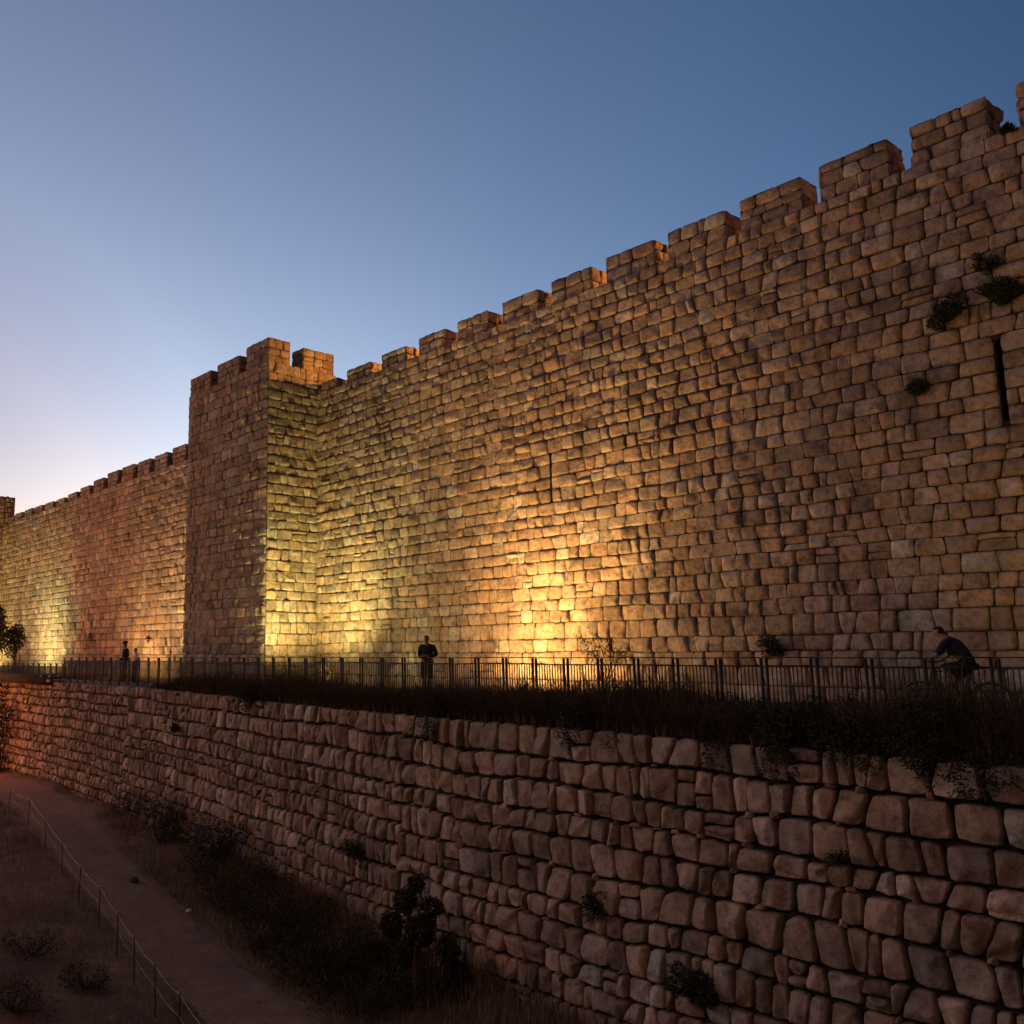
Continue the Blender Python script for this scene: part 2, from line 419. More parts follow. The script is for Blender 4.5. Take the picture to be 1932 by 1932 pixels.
# ---- the tower
ZT = EYE + 12.15
tower = thing('wall_tower', (-34.7, TD, ZW), 'square projecting stone tower with a dark front and a yellow lit right flank', 'tower', 'towers of the old city wall')
kw = dict(course=(.34, .47), width=(.28, .7), flush=.9, gap=.005, depth=.036, rough=.065, corner=.065, wander=.05, prot=.021, tilt=.020, grain=.008, crisp=.018, res=10, ringh=-.012, ringk=.5, split=.03)
TB = DW + .98                                # rear of the tower top, behind the wall's parapet
mb = MB()
masonry(mb, TX0, TX1, ZW - .4, ZT, front(TD), seed=31, **kw)
masonry(mb, TD, DW, ZW - .4, ZT, right(TX1), seed=32, **kw)
masonry(mb, DW, TB, ZC - 1.0, ZT, right(TX1), seed=33, **kw)
masonry(mb, TD, TB, ZW - .4, ZT, left(TX0), seed=34, **kw)
masonry(mb, TX0, TX1, ZC - 1, ZT, back(TB), seed=35, **kw)
mb.box(TX0 + .02, TX1 - .02, TD + .02, TB - .02, ZW - .6, ZT - .05, (.06, .05, .04))
mb.build('masonry', M_WALL, tower, smooth=True)
for n, (a, b, c, d, h, fc) in enumerate([
        (TX0, TX0 + 2.0, TD, TD + .9, .85, 'frltb'), (TX0 + 2.55, TX0 + 4.45, TD, TD + .9, .9, 'frltb'),
        (TX0 + 5.0, TX1, TD, TD + 1.12, 1.05, 'frltb'), (TX1 - .9, TX1, TD + 1.75, TB - .1, .95, 'frltb')]):
    merlon(tower, a, b, c, d, ZT, ZT + h, 700 + 10 * n, 8, fc)

# ---- the next tower, at the left edge of the view
tower2 = thing('wall_tower', (-77.0, 20.0, ZW), 'far square tower at the left edge with a flat dark top above the wall', 'tower', 'towers of the old city wall')
mb = MB(); X2 = -73.3; ZT2 = EYE + 12.5
masonry(mb, 19.8, DW, ZW - .4, ZT2, right(X2), seed=41, **dict(kw, res=7))
masonry(mb, DW, DW + .75, ZCL - 1.0, ZT2, right(X2), seed=42, **dict(kw, res=7))
masonry(mb, -81, X2, ZW - .4, ZT2, front(19.8), seed=43, **dict(kw, res=7))
masonry(mb, -81, X2, 19.8, DW + .75, topf(ZT2 - .05), seed=44, **dict(kw, res=5))
mb.box(-81, X2 - .02, 19.82, DW + .73, ZW - .6, ZT2 - .05, (.06, .05, .04))
mb.build('masonry', M_WALL, tower2, smooth=True)

# ---------------------------------------------------------------- retaining wall of the ditch
RX = [-95, -62, -52, -44, -40, -30, -23, -14, -10, -4, 8]
RD = [18.6, 18.2, 17.6, 16.95, 16.75, 16.2, 15.5, 14.5, 14.3, 14.5, 15.2]
RZ = [4.75, 4.75, 4.78, 4.82, 4.84, 4.78, 4.68, 4.66, 4.66, 4.62, 4.6]         # top
def ret_d(x): return np.interp(x, np.linspace(-95, 8, 207), RDS)
_rx = np.linspace(-95, 8, 207); RDS = np.interp(_rx, RX, RD)
RDS = np.convolve(np.pad(RDS, 6, 'edge'), np.ones(13) / 13, 'valid')
def ret_top(x): return np.interp(x, RX, RZ)
def floor_z(x): return np.interp(x, [-60, -45, -35, -26, -18, -13, -8, 5], [-.7, -.2, -.3, -.6, -.8, -.7, -.6, -.4])
ret = thing('retaining_wall', (-20, 15, 0.3), 'rough dry stone retaining wall along the ditch below the railing', 'wall')
VB = 0.0; VT = 5.0
def ret_P(u, v, h):
    # v runs 0..5 from below the ditch floor to the wall top; a slight batter
    t = v / VT; zb = floor_z(u) - .5; zt = ret_top(u)
    z = zb + (zt - zb) * t
    y = ret_d(u) - .35 * (1 - t)
    return np.stack([u, y - h, z], -1)
mb = MB()
RP = np.array([(.40, .285, .205), (.36, .255, .18), (.44, .33, .25), (.33, .225, .155), (.39, .265, .18), (.38, .29, .23), (.31, .215, .155)])
common = dict(gap=.026, corner=.115, pins=.28, grain=.016, wander=.12, split=.05, tilt=.03, prot=.028, ringh=-.10, ringk=.4, skew=.032, pale=.015, pal=RP, vary=.2)
masonry(mb, -17, 6, VB, VT, ret_P, course=(.30, .52), width=(.2, .52), depth=.11, rough=.10, facet=1.3, crisp=.025, seed=51, res=15, **common)
masonry(mb, -36, -17, VB, VT, ret_P, course=(.33, .5), width=(.16, .42), depth=.10, rough=.09, facet=1.2, crisp=.022, seed=52, res=11, **common)
masonry(mb, -90, -36, VB, VT, ret_P, course=(.32, .48), width=(.18, .42), depth=.09, facet=1.1, rough=.07, crisp=.022, seed=53, res=7, **common)
xs = np.linspace(-92, 8, 101)
for a, b in zip(xs, xs[1:]):
    q = np.array([ret_P(np.array([u]), np.array([v]), np.array([-.11]))[0] for u, v in ((a, 0), (b, 0), (b, VT - .05), (a, VT - .05))])
    mb.add(q, [(0, 1, 2, 3)], (.03, .025, .02))
    # level top behind the face stones
    q2 = np.array([q[3], q[2], q[2] + (0, .55, 0), q[3] + (0, .55, 0)]); mb.add(q2, [(0, 1, 2, 3)], (.10, .08, .06))
# the raised end of the parapet, at the left
mb.build('masonry', M_RET, ret, smooth=True)
mb = MB()
xe = -46.3
mb.box(-62, xe, 16.95, 17.45, 4.6, 5.12, (.06, .05, .04))
masonry(mb, -62, xe, 4.72, 5.15, lambda u, v, h: np.stack([u, 16.98 + (-.03) * (u + 46) - h - (.0), v], -1), course=(.25, .45), width=(.35, .7), gap=.03, depth=.06, rough=.03, corner=.12, seed=55, res=7, pal=RP)
masonry(mb, 16.98, 17.45, 4.72, 5.15, right(xe), course=(.25, .45), width=(.35, .7), gap=.03, depth=.06, rough=.03, corner=.12, seed=56, res=7, pal=RP)
mb.build('raised_parapet', M_RET, ret, smooth=True)

# ---------------------------------------------------------------- ground
def ground_sheet(name, xs, ys, zf, m, kind='structure', smooth=True):
    X, Y = np.meshgrid(xs, ys, indexing='ij'); Z = zf(X, Y)
    idx = np.arange(X.size).reshape(X.shape)
    f = np.stack([idx[:-1, :-1], idx[1:, :-1], idx[1:, 1:], idx[:-1, 1:]], -1).reshape(-1, 4)
    mb = MB(); mb.add(np.stack([X, Y, Z], -1), f, (.3, .3, .3)); o = mb.build(name, m, smooth=smooth); o['kind'] = kind; return o
def sstep(a, b, x): t = np.clip((x - a) / (b - a), 0, 1); return t * t * (3 - 2 * t)
def ditch_z(X, Y):
    z = floor_z(X)
    P3 = np.stack([X, Y, np.zeros_like(X)], -1)
    z = z + .10 * fbm(P3, .5, 3) * sstep(0, 1, np.abs(Y - path_mid(X)) - .6)
    z = z + .5 * sstep(-2.4, -.2, Y - ret_d(X)) * (.6 + .4 * fbm(P3 + 9, .4, 2))       # earth heaped at the wall's foot
    z = z + 3.9 * sstep(4.2, -6.0, Y) + .35 * sstep(8.5, 5.0, Y) * (1 + fbm(P3 + 4, .35, 2))
    return z
def floor_hit(px, py):
    z = .2
    for _ in range(8): x, y, z = on_level(px, py, z); z = float(floor_z(x))
    return x, y
EA = sorted(floor_hit(*q) for q in [(-60, 1492), (20, 1520), (70, 1585), (140, 1663), (230, 1780), (330, 1880), (400, 1950), (520, 2060)])
EB = sorted(floor_hit(*q) for q in [(60, 1462), (150, 1500), (210, 1570), (286, 1663), (400, 1765), (500, 1850), (600, 1925), (730, 2010)])
def edge(E, X):
    xs = [e[0] for e in E]; ys = [e[1] for e in E]
    lo = ys[0] + (X - xs[0]) * (ys[1] - ys[0]) / (xs[1] - xs[0]) * .4; hi = ys[-1] + (X - xs[-1]) * (ys[-1] - ys[-2]) / (xs[-1] - xs[-2]) * .6
    return np.where(X < xs[0], lo, np.where(X > xs[-1], hi, np.interp(X, xs, ys)))
print('PATH', [(round(a, 1), round(b, 1)) for a, b in EA], [(round(a, 1), round(b, 1)) for a, b in EB])
_px = np.linspace(-90, 12, 409)
def _sm(v): return np.convolve(np.pad(v, 8, 'edge'), np.ones(17) / 17, 'valid')
_pa = _sm(edge(EA, _px)); _pb = _sm(np.minimum(edge(EB, _px), ret_d(_px) - .7))
def path_mid(X): return np.interp(X, _px, (_pa + _pb) / 2)
def path_half(X): return np.interp(X, _px, np.maximum(.5, (_pb - _pa) / 2))
ys = np.concatenate([np.linspace(-60, -6, 12), np.linspace(-5, 3, 20), np.linspace(3.3, 20, 84)])
ground_sheet('ditch_ground', np.concatenate([np.linspace(-300, -70, 30), np.linspace(-69, 8, 309), np.linspace(10, 120, 20)]), ys, ditch_z, M_DIRT)
xs = np.linspace(-70, 6, 381); tt = np.linspace(-1, 1, 25)
X = np.repeat(xs[:, None], 25, 1)
wob = fbm(np.stack([xs, xs * 0, xs * 0], -1), .9, 3)[:, None]; wob2 = fbm(np.stack([xs, xs * 0 + 9, xs * 0], -1), .9, 3)[:, None]
half = path_half(xs)[:, None]
Yp = path_mid(xs)[:, None] + tt[None] * (half + .16 * np.where(tt[None] > 0, wob, wob2))
# a shallow cambered track that sinks below the earth at both ragged edges
Zp = ditch_z(X, Yp) + .035 * (1 - np.abs(tt[None]) ** 6) - .02 - .008 * np.exp(-((np.abs(tt[None]) - .45) / .16) ** 2) + .012 * fbm(np.stack([X, Yp, X * 0], -1), 1.8, 3)
idx = np.arange(X.size).reshape(X.shape)
f = np.stack([idx[:-1, :-1], idx[1:, :-1], idx[1:, 1:], idx[:-1, 1:]], -1).reshape(-1, 4)
mb = MB(); mb.add(np.stack([X, Yp, Zp], -1), f); o = mb.build('dirt_path', M_PATH, smooth=True); o['kind'] = 'structure'
# the terrace of the walkway between the ditch wall and the city wall
xs = np.linspace(-120, 12, 200)
rows = []
for t in np.linspace(0, 1, 16):
    y0 = ret_d(xs) + .3; y = y0 + (DW + .3 - y0) * t
    z0 = ret_top(xs) - .04; z = z0 + (ZW - z0) * sstep(0, .16, np.full_like(xs, t))
    rows.append(np.stack([xs, y, z + .03 * fbm(np.stack([xs, y, y * 0], -1), .8, 2) * (1 - t)], -1))
G = np.array(rows); idx = np.arange(G.shape[0] * G.shape[1]).reshape(G.shape[:2])
f = np.stack([idx[:-1, :-1], idx[:-1, 1:], idx[1:, 1:], idx[1:, :-1]], -1).reshape(-1, 4)
mb = MB(); mb.add(G, f); o = mb.build('walkway', M_WALK, smooth=True); o['kind'] = 'structure'
mb = MB(); mb.add([(-400, DW + 2, ZW - .1), (150, DW + 2, ZW - .1), (150, 600, ZW - .1), (-400, 600, ZW - .1)], [(0, 1, 2, 3)])
o = mb.build('city_ground', M_WALK); o['kind'] = 'structure'

# ---------------------------------------------------------------- railing
FD = 17.2; PW = .9455
def panel_proto():
    f = MB(); h = 1.15
    f.box(.004, .046, -.021, .025, -.12, h - .004, (.3,) * 3)
    f.box(PW - .05 - .051, PW - .059, -.021, .021, -.12, h - .004, (.3,) * 3)
    f.box(-.03, PW - .03, -.03, .03, h, h + .022, (.3,) * 3)
    f.box(.052, PW - .107, -.015, .015, h - .155, h - .13, (.3,) * 3)
    f.box(.052, PW - .107, -.015, .015, .07, .095, (.3,) * 3)
    p = MB(); n = 9
    for k in range(n):
        x = .05 + (PW - .155) * (k + 1) / (n + 1)
        p.box(x - .008, x + .008, -.008, .008, .097, h - .157, (.3,) * 3)
    return f, p
fm, pm = panel_proto()
def railing(label, x0, count, y, zbase, dy=0.0):
    t = thing('metal_railing', (x0, y, zbase), label, 'fence', 'railings along the walkway')
    for k in range(count):
        fo = bpy.data.objects.new('railing_panel', FME); COL.objects.link(fo); fo.parent = t
        fo.location = (k * PW, dy * k, .006 * math.sin(k * 1.7)); fo.rotation_euler = (0, 0, .01 * math.sin(k * 2.3) + math.atan2(dy, PW))
        po = bpy.data.objects.new('pickets', PME); COL.objects.link(po); po.parent = fo
    return t
_a = fm.build('railing_panel', M_FENCE, loc=(0, 0, 0)); _b = pm.build('pickets', M_FENCE, loc=(0, 0, 0))
FME, PME = _a.data, _b.data
bpy.data.objects.remove(_a); bpy.data.objects.remove(_b)
xF = on_wall(2919 / 1.553, 1240, FD)[0]
nleft = 45
railing('dark steel picket railing in front of the tower and the long floodlit wall', xF - PW * (nleft - 3), nleft + 3, FD, EYE - 1.17)
railing('lower stretch of dark picket railing at the far left edge', -84, 40, 19.0, EYE - 1.5, -.012)

# ---------------------------------------------------------------- vegetation
def leaves(mb, centers, radii, n, ll, lw, seed, droop=0.0, flat=1.0, shell=.45, col=(0, 1)):
    rg = np.random.default_rng(seed); centers = np.asarray(centers, float); radii = np.asarray(radii, float)
    w = radii ** 2; k = rg.choice(len(centers), n, p=w / w.sum())
    d = rg.normal(size=(n, 3)); d /= np.linalg.norm(d, axis=1, keepdims=True)
    r = rg.uniform(shell, 1.0, (n, 1)) ** .7
    lump = 1 + .35 * fbm(d * 1.7 + k[:, None] * 3.1, 1.3, 2)[:, None]
    p = centers[k] + d * r * radii[k][:, None] * lump * np.array([1, 1, flat])
    a = d * .7 + rg.normal(size=(n, 3)) * .8; a[:, 2] -= droop; a /= np.linalg.norm(a, axis=1, keepdims=True)
    b = np.cross(a, rg.normal(size=(n, 3))); b /= np.linalg.norm(b, axis=1, keepdims=True)
    s = rg.uniform(.6, 1.3, (n, 1)); L = ll * s; W = lw * s / 2
    nn = np.cross(a, b)
    V = np.stack([p, p + a * L * .45 + b * W + nn * W * .4, p + a * L, p + a * L * .45 - b * W + nn * W * .4], 1).reshape(-1, 3)
    F = np.arange(4 * n).reshape(-1, 4)
    clump = rg.uniform(.1, .8, len(centers))
    c = np.clip(clump[k] + rg.normal(0, .15, n), 0, 1); c = col[0] + (col[1] - col[0]) * c
    mb.add(V, F, np.repeat(c, 4)[:, None] * np.ones(3))
def blades(mb, base, height, seed, lean=.35, width=.012, wind=(0.0, 0.0), seg=3):
    rg = np.random.default_rng(seed); base = np.asarray(base, float); n = len(base)
    height = np.broadcast_to(height, (n,))
    an = rg.uniform(0, 2 * math.pi, n); ln = np.abs(rg.normal(0, lean, n))
    dirv = np.stack([np.cos(an) * ln + wind[0], np.sin(an) * ln + wind[1]], -1)
    wa = rg.uniform(0, math.pi, n); side = np.stack([np.cos(wa), np.sin(wa), 0 * wa], -1)
    rowsV = []
    for k in range(seg + 1):
        t = k / seg
        c = base + np.concatenate([dirv * (t ** 1.8)[None] if False else dirv * t ** 1.8, (t * (1 - .22 * ln * t))[:, None]], 1) * height[:, None]
        w = width * (1 - t) ** .7 * rg.uniform(.7, 1.2, n)[:, None] if k < seg else 0.0005
        rowsV += [c - side * w, c + side * w]
    V = np.stack(rowsV, 1).reshape(-1, 3); m = 2 * (seg + 1)
    F = (np.array([(2 * k, 2 * k + 1, 2 * k + 3, 2 * k + 2) for k in range(seg)])[None] + (np.arange(n) * m)[:, None, None]).reshape(-1, 4)
    c = np.clip(rg.normal(.45, .25, n), 0, 1)
    mb.add(V, F, np.repeat(c, m)[:, None] * np.ones(3))
def stems(mb, root, tips, r0, seed, r1=.006):
    rg = np.random.default_rng(seed); root = np.asarray(root, float)
    for tip in tips:
        tip = np.asarray(tip, float); mid = (root + tip) / 2 + rg.normal(0, .07, 3) * np.linalg.norm(tip - root)
        mb.tube([root, (root * .55 + mid * .45), mid, (mid + tip) / 2 + rg.normal(0, .02, 3), tip], [r0, r0 * .8, r0 * .6, r0 * .4, r1], 5)
def bush(name, label, cat, loc, clumps, n, ll, lw, seed, m=None, group=None, r0=.03, stem_to=.8, **kw):
    loc = np.asarray(loc, float); rg = np.random.default_rng(seed + 5)
    t = thing(name, tuple(loc), label, cat, group)
    cs = np.array([c[:3] for c in clumps], float) + loc; rr = [c[3] for c in clumps]
    mb = MB(); leaves(mb, cs, rr, n, ll, lw, seed, **kw); mb.build('foliage', m or M_LEAF, t)
    mb = MB(); stems(mb, loc - (0, 0, .05), cs, r0, seed + 1); mb.build('stem', M_BARK, t)
    return t
rg = np.random.default_rng(99)

# dry weeds in the strip between the ditch wall and the railing: nobody could count them
mb = MB()
NB = 46000
bx = -37 + 43 * rg.random(NB) ** .8
dens = .5 + .5 * fbm(np.stack([bx, bx * 0, bx * 0], -1), .35, 3)
ty = rg.random(NB)
by = ret_d(bx) + .05 + (FD - .05 - ret_d(bx)) * ty
hgt = (.26 + .72 * dens ** 1.6) * rg.lognormal(0, .28, NB) * sstep(-37.5, -30, bx) * (.75 + .25 * sstep(-20, -8, bx))
keep = hgt > .12
zb = np.where(ty < .2, ret_top(bx) - .02, ZW - .1)
blades(mb, np.stack([bx, by, zb], -1)[keep], hgt[keep], 5, .5, .011, (0, -.12))
# the fringe that hangs over the wall's edge
NF = 16000; fx = -32 + 36 * rg.random(NF); fd = .5 + .5 * fbm(np.stack([fx, fx * 0 + 3, fx * 0], -1), .5, 3)
kf = rg.random(NF) < fd * sstep(-33, -20, fx); fx = fx[kf]
blades(mb, np.stack([fx, ret_d(fx) + .1 + .25 * rg.random(len(fx)), ret_top(fx) + .02], -1), .45 * rg.lognormal(0, .3, len(fx)), 6, .6, .010, (0, -.75))
o = mb.build('dry_weeds', M_DRY, loc=(-15, 15.8, 4.9)); tag(o, 'dark dry weeds growing in a strip between the railing and the ditch wall', 'weeds', kind='stuff')

# shrubs on the strip, hanging over the top of the ditch wall
def strip_shrub(px, py, w, h, label, seed, n=5000, over=.25):
    x, y, z = on_wall(px, py, float(ret_d(on_wall(px, py, 15)[0])) + .35)
    r2 = np.random.default_rng(seed)
    cl = [(r2.uniform(-w, w), r2.uniform(-.45, .35) - over * (k % 3 == 0), r2.uniform(.05, h) - (.35 if k % 3 == 0 else 0), r2.uniform(.18, .34)) for k in range(14)]
    bush('shrub', label, 'shrub', (x, y, float(ret_top(x)) + .02), cl, n, .065, .024, seed, group='shrubs on top of the ditch wall', r0=.018)
for q in [(1150, 1330, .8, .45, 'low dark shrub below the railing, left of the two nearest the cyclist', 61),
          (1420, 1370, .7, .5, 'middle sized dark shrub trailing over the ditch wall left of the cyclist', 62),
          (1530, 1400, .55, .55, 'largest dark shrub hanging over the ditch wall below the cyclist', 63),
          (1700, 1380, .6, .6, 'dense dark shrub just under the cyclist, in front of the railing', 64),
          (1830, 1400, .5, .5, 'dark shrub right of the cyclist at the edge of the ditch wall', 65),
          (870, 1320, .9, .35, 'low dark shrub below the standing man on the ditch wall', 66),
          (500, 1300, 1.0, .3, 'flat dark shrub on the ditch wall below the foot of the tower', 67)]:
    strip_shrub(*q)

# caper bushes and tufts rooted in the stone faces
def wall_plant(px, py, D, r, label, seed, n=700, ll=.07, name='caper_bush', droop=.5, flat=.8, cat='plant', group='plants rooted in the stone walls', m=None):
    x, y, z = on_wall(px, py, D); r2 = np.random.default_rng(seed)
    cl = [(r2.normal(0, r * .45), -.06 - abs(r2.normal(0, r * .35)), r2.normal(-.15 * r, r * .4), r * r2.uniform(.35, .6)) for k in range(9)]
    bush(name, label, cat, (x, D - .03, z), cl, int(n * 2.2), ll * .8, ll * .45, seed, m or M_CAPER, group, .012, droop=droop, flat=flat)
wall_plant(1795, 585, DW, .42, 'round dark caper bush high on the wall, the lower of the upper pair', 71, 1500)
wall_plant(1890, 552, DW, .40, 'round dark caper bush high on the wall nearest the right edge', 72, 1300)
wall_plant(1868, 492, DW, .26, 'small thin tuft on the wall above the pair of caper bushes', 73, 260)
wall_plant(1733, 730, DW, .22, 'small dark tuft on the wall left of the tall arrow slit', 74, 420)
wall_plant(1903, 246, DW, .13, 'tuft in the gap beside the rightmost battlement', 75, 300)
wall_plant(1456, 1218, DW, .30, 'dark tuft at the foot of the wall left of the cyclist', 76, 500)
wall_plant(180, 1200, DW, .55, 'thin brown creeper low on the orange lit wall left of the couple', 77, 260)
wall_plant(283, 1203, DW, .22, 'tiny tuft on the orange lit wall above the couple', 79, 140)
def RDW(px, py):
    D = 15.0
    for _ in range(12): D = float(ret_d(on_wall(px, py, D)[0])) - .2
    return D
wall_plant(336, 1372, RDW(336, 1372), .22, 'small round plant in the ditch wall below the couple', 78, 400)
wall_plant(1325, 1850, RDW(1325, 1850), .34, 'dark bush in the lower ditch wall at bottom right of centre', 80, 1300)
wall_plant(1585, 1610, RDW(1585, 1610), .12, 'tiny weed between the stones of the ditch wall right of centre', 82, 80)
wall_plant(680, 1600, RDW(680, 1600), .42, 'thin dark weed on the ditch wall above the leafy bush', 83, 500)
wall_plant(630, 1730, RDW(630, 1730), .38, 'dark weed on the ditch wall left of the leafy bush', 84, 700)
wall_plant(1130, 1700, RDW(1130, 1700), .25, 'sparse weed on the ditch wall right of the leafy bush', 85, 300)

# the leafy bush that stands at the foot of the ditch wall
bx_, D = floor_hit(800, 1885); by_ = D; bz_ = float(ditch_z(np.array([bx_]), np.array([D]))[0])
cl = []
r2 = np.random.default_rng(4)
for px, py, r in [(785, 1668, .2), (765, 1700, .3), (812, 1712, .26), (740, 1745, .3), (795, 1755, .36), (845, 1790, .3), (715, 1795, .26), (770, 1800, .3), (862, 1840, .32), (868, 1885, .26), (725, 1830, .18), (815, 1850, .3), (830, 1900, .3)]:
    q = on_wall(px, py, D + r2.uniform(-.25, .25)); cl.append((q[0] - bx_, q[1] - by_, q[2] - bz_, r * .8))
bush('leafy_bush', 'tall dark leafy bush growing at the foot of the ditch wall', 'bush', (bx_, by_, bz_), cl, 9500, .09, .038, 91, r0=.035, droop=.3)

# weeds and shrubs along the foot of the ditch wall, left of the leafy bush
spots = [(165, 1475, .9, 'lowest and farthest dark weed clump at the wall foot beside the path'), (205, 1500, 1.6, 'tall dark shrub against the ditch wall where the path bends'),
         (250, 1555, 1.5, 'dark shrub at the wall foot, second nearest the path bend'), (300, 1600, 1.7, 'dark shrub at the wall foot left of the tallest one'),
         (365, 1660, 2.0, 'tallest dark shrub in the row at the wall foot'), (415, 1720, 1.6, 'dark shrub at the wall foot right of the tallest one'),
         (475, 1780, 1.4, 'dark bushy shrub at the wall foot left of the last two'), (545, 1850, 1.3, 'dark bushy shrub at the wall foot, last but one before the leafy bush'),
         (620, 1900, 1.0, 'low dark shrub at the wall foot nearest the leafy bush')]
for n, (px, py, h, lab) in enumerate(spots):
    zf = float(floor_z(on_level(px, py, .3)[0])) + .15
    x, y, z = on_level(px, py, zf)
    y = max(y, float(path_mid(x) + path_half(x)) + .45); z = float(ditch_z(np.array([x]), np.array([y]))[0])
    r2 = np.random.default_rng(200 + n)
    cl = [(r2.uniform(-1.0, 1.0), r2.uniform(-.2, 1.9), h * (.1 + .8 * (k / 26) * r2.uniform(.6, 1)), r2.uniform(.24, .46)) for k in range(26)]
    bush('wild_shrub', lab, 'shrub', (x, y, z), cl, 8000, .075, .024, 210 + n, group='shrubs at the foot of the ditch wall', r0=.02)

# bushes on the near bank, lower left
for n, (px, py, h, lab) in enumerate([(60, 1800, .55, 'dark shrub on the near bank, upper left of the three'), (160, 1860, .4, 'dark shrub on the near bank closest to the wire fence'), (30, 1910, .45, 'dark shrub on the near bank in the bottom left corner')]):
    z = 0.5
    for _ in range(9): x, y, z = on_level(px, py, z); z = .5 * z + .5 * float(ditch_z(np.array([x]), np.array([y]))[0])
    r2 = np.random.default_rng(300 + n)
    cl = [(r2.uniform(-.6, .6), r2.uniform(-.4, .4), h * r2.uniform(.1, .9), r2.uniform(.14, .26)) for k in range(14)]
    bush('bank_shrub', lab, 'shrub', (x, y, z), cl, 1500, .07, .018, 310 + n, M_DRY, group='shrubs on the near bank', r0=.02)

# dead grass over the ditch floor and banks
mb = MB()
N1 = 42000
gx = -34 + 36 * rg.random(N1); gt = rg.random(N1)
gy = np.where(gt < .62, path_mid(gx) + path_half(gx) + .05 + (ret_d(gx) - .5 - path_mid(gx) - path_half(gx)) * rg.random(N1), path_mid(gx) - path_half(gx) - .02 - 3.6 * rg.random(N1) ** 1.3)
gd = fbm(np.stack([gx, gy, gx * 0], -1), .55, 3)
k = gd > rg.uniform(-.75, .25, N1)
gx, gy = gx[k], gy[k]
gh = .13 * rg.lognormal(0, .5, len(gx)) * (1 + .6 * (gy > path_mid(gx)))
blades(mb, np.stack([gx, gy, ditch_z(gx, gy) - .01], -1), gh, 8, .55, .007, (0, 0), 2)
N3 = 15000; gx = -26 + 26 * rg.random(N3); gy = ret_d(gx) - .45 - 1.5 * rg.random(N3) ** 1.6
gd = fbm(np.stack([gx, gy * .6, gx * 0 + 7], -1), .7, 3); kk = gd > rg.uniform(-.5, .35, N3); gx, gy, gd = gx[kk], gy[kk], gd[kk]
blades(mb, np.stack([gx, gy, ditch_z(gx, gy) - .02], -1), (.42 + .5 * np.clip(gd, 0, 1)) * rg.lognormal(0, .35, len(gx)), 12, .45, .010, (0, -.05), 3)
N2 = 5000; gx = -62 + 30 * rg.random(N2); gy = path_mid(gx) + np.where(rg.random(N2) < .5, 1, -1) * (path_half(gx) + .05 + 1.2 * rg.random(N2))
blades(mb, np.stack([gx, gy, ditch_z(gx, gy) - .01], -1), .16 * rg.lognormal(0, .4, N2), 9, .5, .01, (0, 0), 2)
o = mb.build('dead_grass', M_STRAW, loc=(-15, 10, .5)); tag(o, 'short dead grass over the ditch floor and its banks', 'grass', kind='stuff')

# loose gravel on the track and its edges
ng = 3200; gx = -52 + 44 * rg.random(ng); off = rg.normal(0, .75, ng); gy = path_mid(gx) + off * path_half(gx) * 1.1
gs = .008 + .028 * rg.random(ng) ** 4; gz = ditch_z(gx, gy) + np.where(np.abs(off) < .9, .012, .0)
oc = np.array([(1, 0, 0), (0, 1, 0), (-1, 0, 0), (0, -1, 0), (0, 0, .7), (0, 0, -.7)], float); of = np.array([(0, 1, 4), (1, 2, 4), (2, 3, 4), (3, 0, 4), (1, 0, 5), (2, 1, 5), (3, 2, 5), (0, 3, 5)])
V = np.stack([gx, gy, gz], -1)[:, None] + (oc[None] + rg.normal(0, .25, (ng, 6, 3))) * gs[:, None, None]
mb = MB(); mb.add(V.reshape(-1, 3), (of[None] + 6 * np.arange(ng)[:, None, None]).reshape(-1, 3)); o = mb.build('gravel', noise_mat('gravel_stone', (.16, .12, .09), (.38, .30, .24), 9.0, .3), loc=(-20, 10, 0)); tag(o, 'loose gravel scattered over the dirt path and its edges', 'gravel', kind='stuff')

# plants beside the walkway
x, y, z = on_wall(1125, 1262, FD + 1.0)
t = thing('leggy_plant', (x, y, ZW), 'leggy plant with drooping sprays rising above the railing right of the brightest light', 'plant')
mb = MB(); mf = MB(); tips = []
for px, py, px2, py2 in [(1090, 1200, 1145, 1262), (1112, 1190, 1150, 1265), (1150, 1205, 1152, 1260), (1100, 1225, 1140, 1270), (1170, 1225, 1150, 1268), (1185, 1240, 1155, 1270)]:
    a = np.array(on_wall(px2, py2, FD + 1.0)); b = np.array(on_wall(px, py, FD + 1.0)); c = (a + b) / 2 + (.0, 0, .18)
    root = np.array([x + .05, y, ZW])
    mb.tube([root, a, c, b], [.014, .011, .008, .004], 5)
    leaves(mf, [a * .3 + c * .7, c, (c + b) / 2, b], [.10, .11, .1, .08], 130, .07, .02, int(px), droop=.6)
mb.build('stem', M_BARK, t); mf.build('foliage', M_LEAF, t)
for n, (px, py, lab) in enumerate([(618, 1238, 'thin spiky plant behind the railing near the inner corner of the tower'), (985, 1235, 'low tuft behind the railing under the brightest light'), (1290, 1245, 'low tuft behind the railing between the standing man and the cyclist')]):
    x, y, z = on_wall(px, py, FD + 2.2)
    t = thing('spiky_plant', (x, y, ZW), lab, 'plant', 'tufts behind the railing')
    mb = MB(); r2 = np.random.default_rng(n); b0 = np.stack([x + r2.normal(0, .12, 60), y + r2.normal(0, .12, 60), np.full(60, ZW)], -1)
    blades(mb, b0, r2.uniform(.4, 1.0, 60) * (1.15 if n == 0 else .9), 30 + n, .35, .014); mb.build('blade', M_DRY, t)

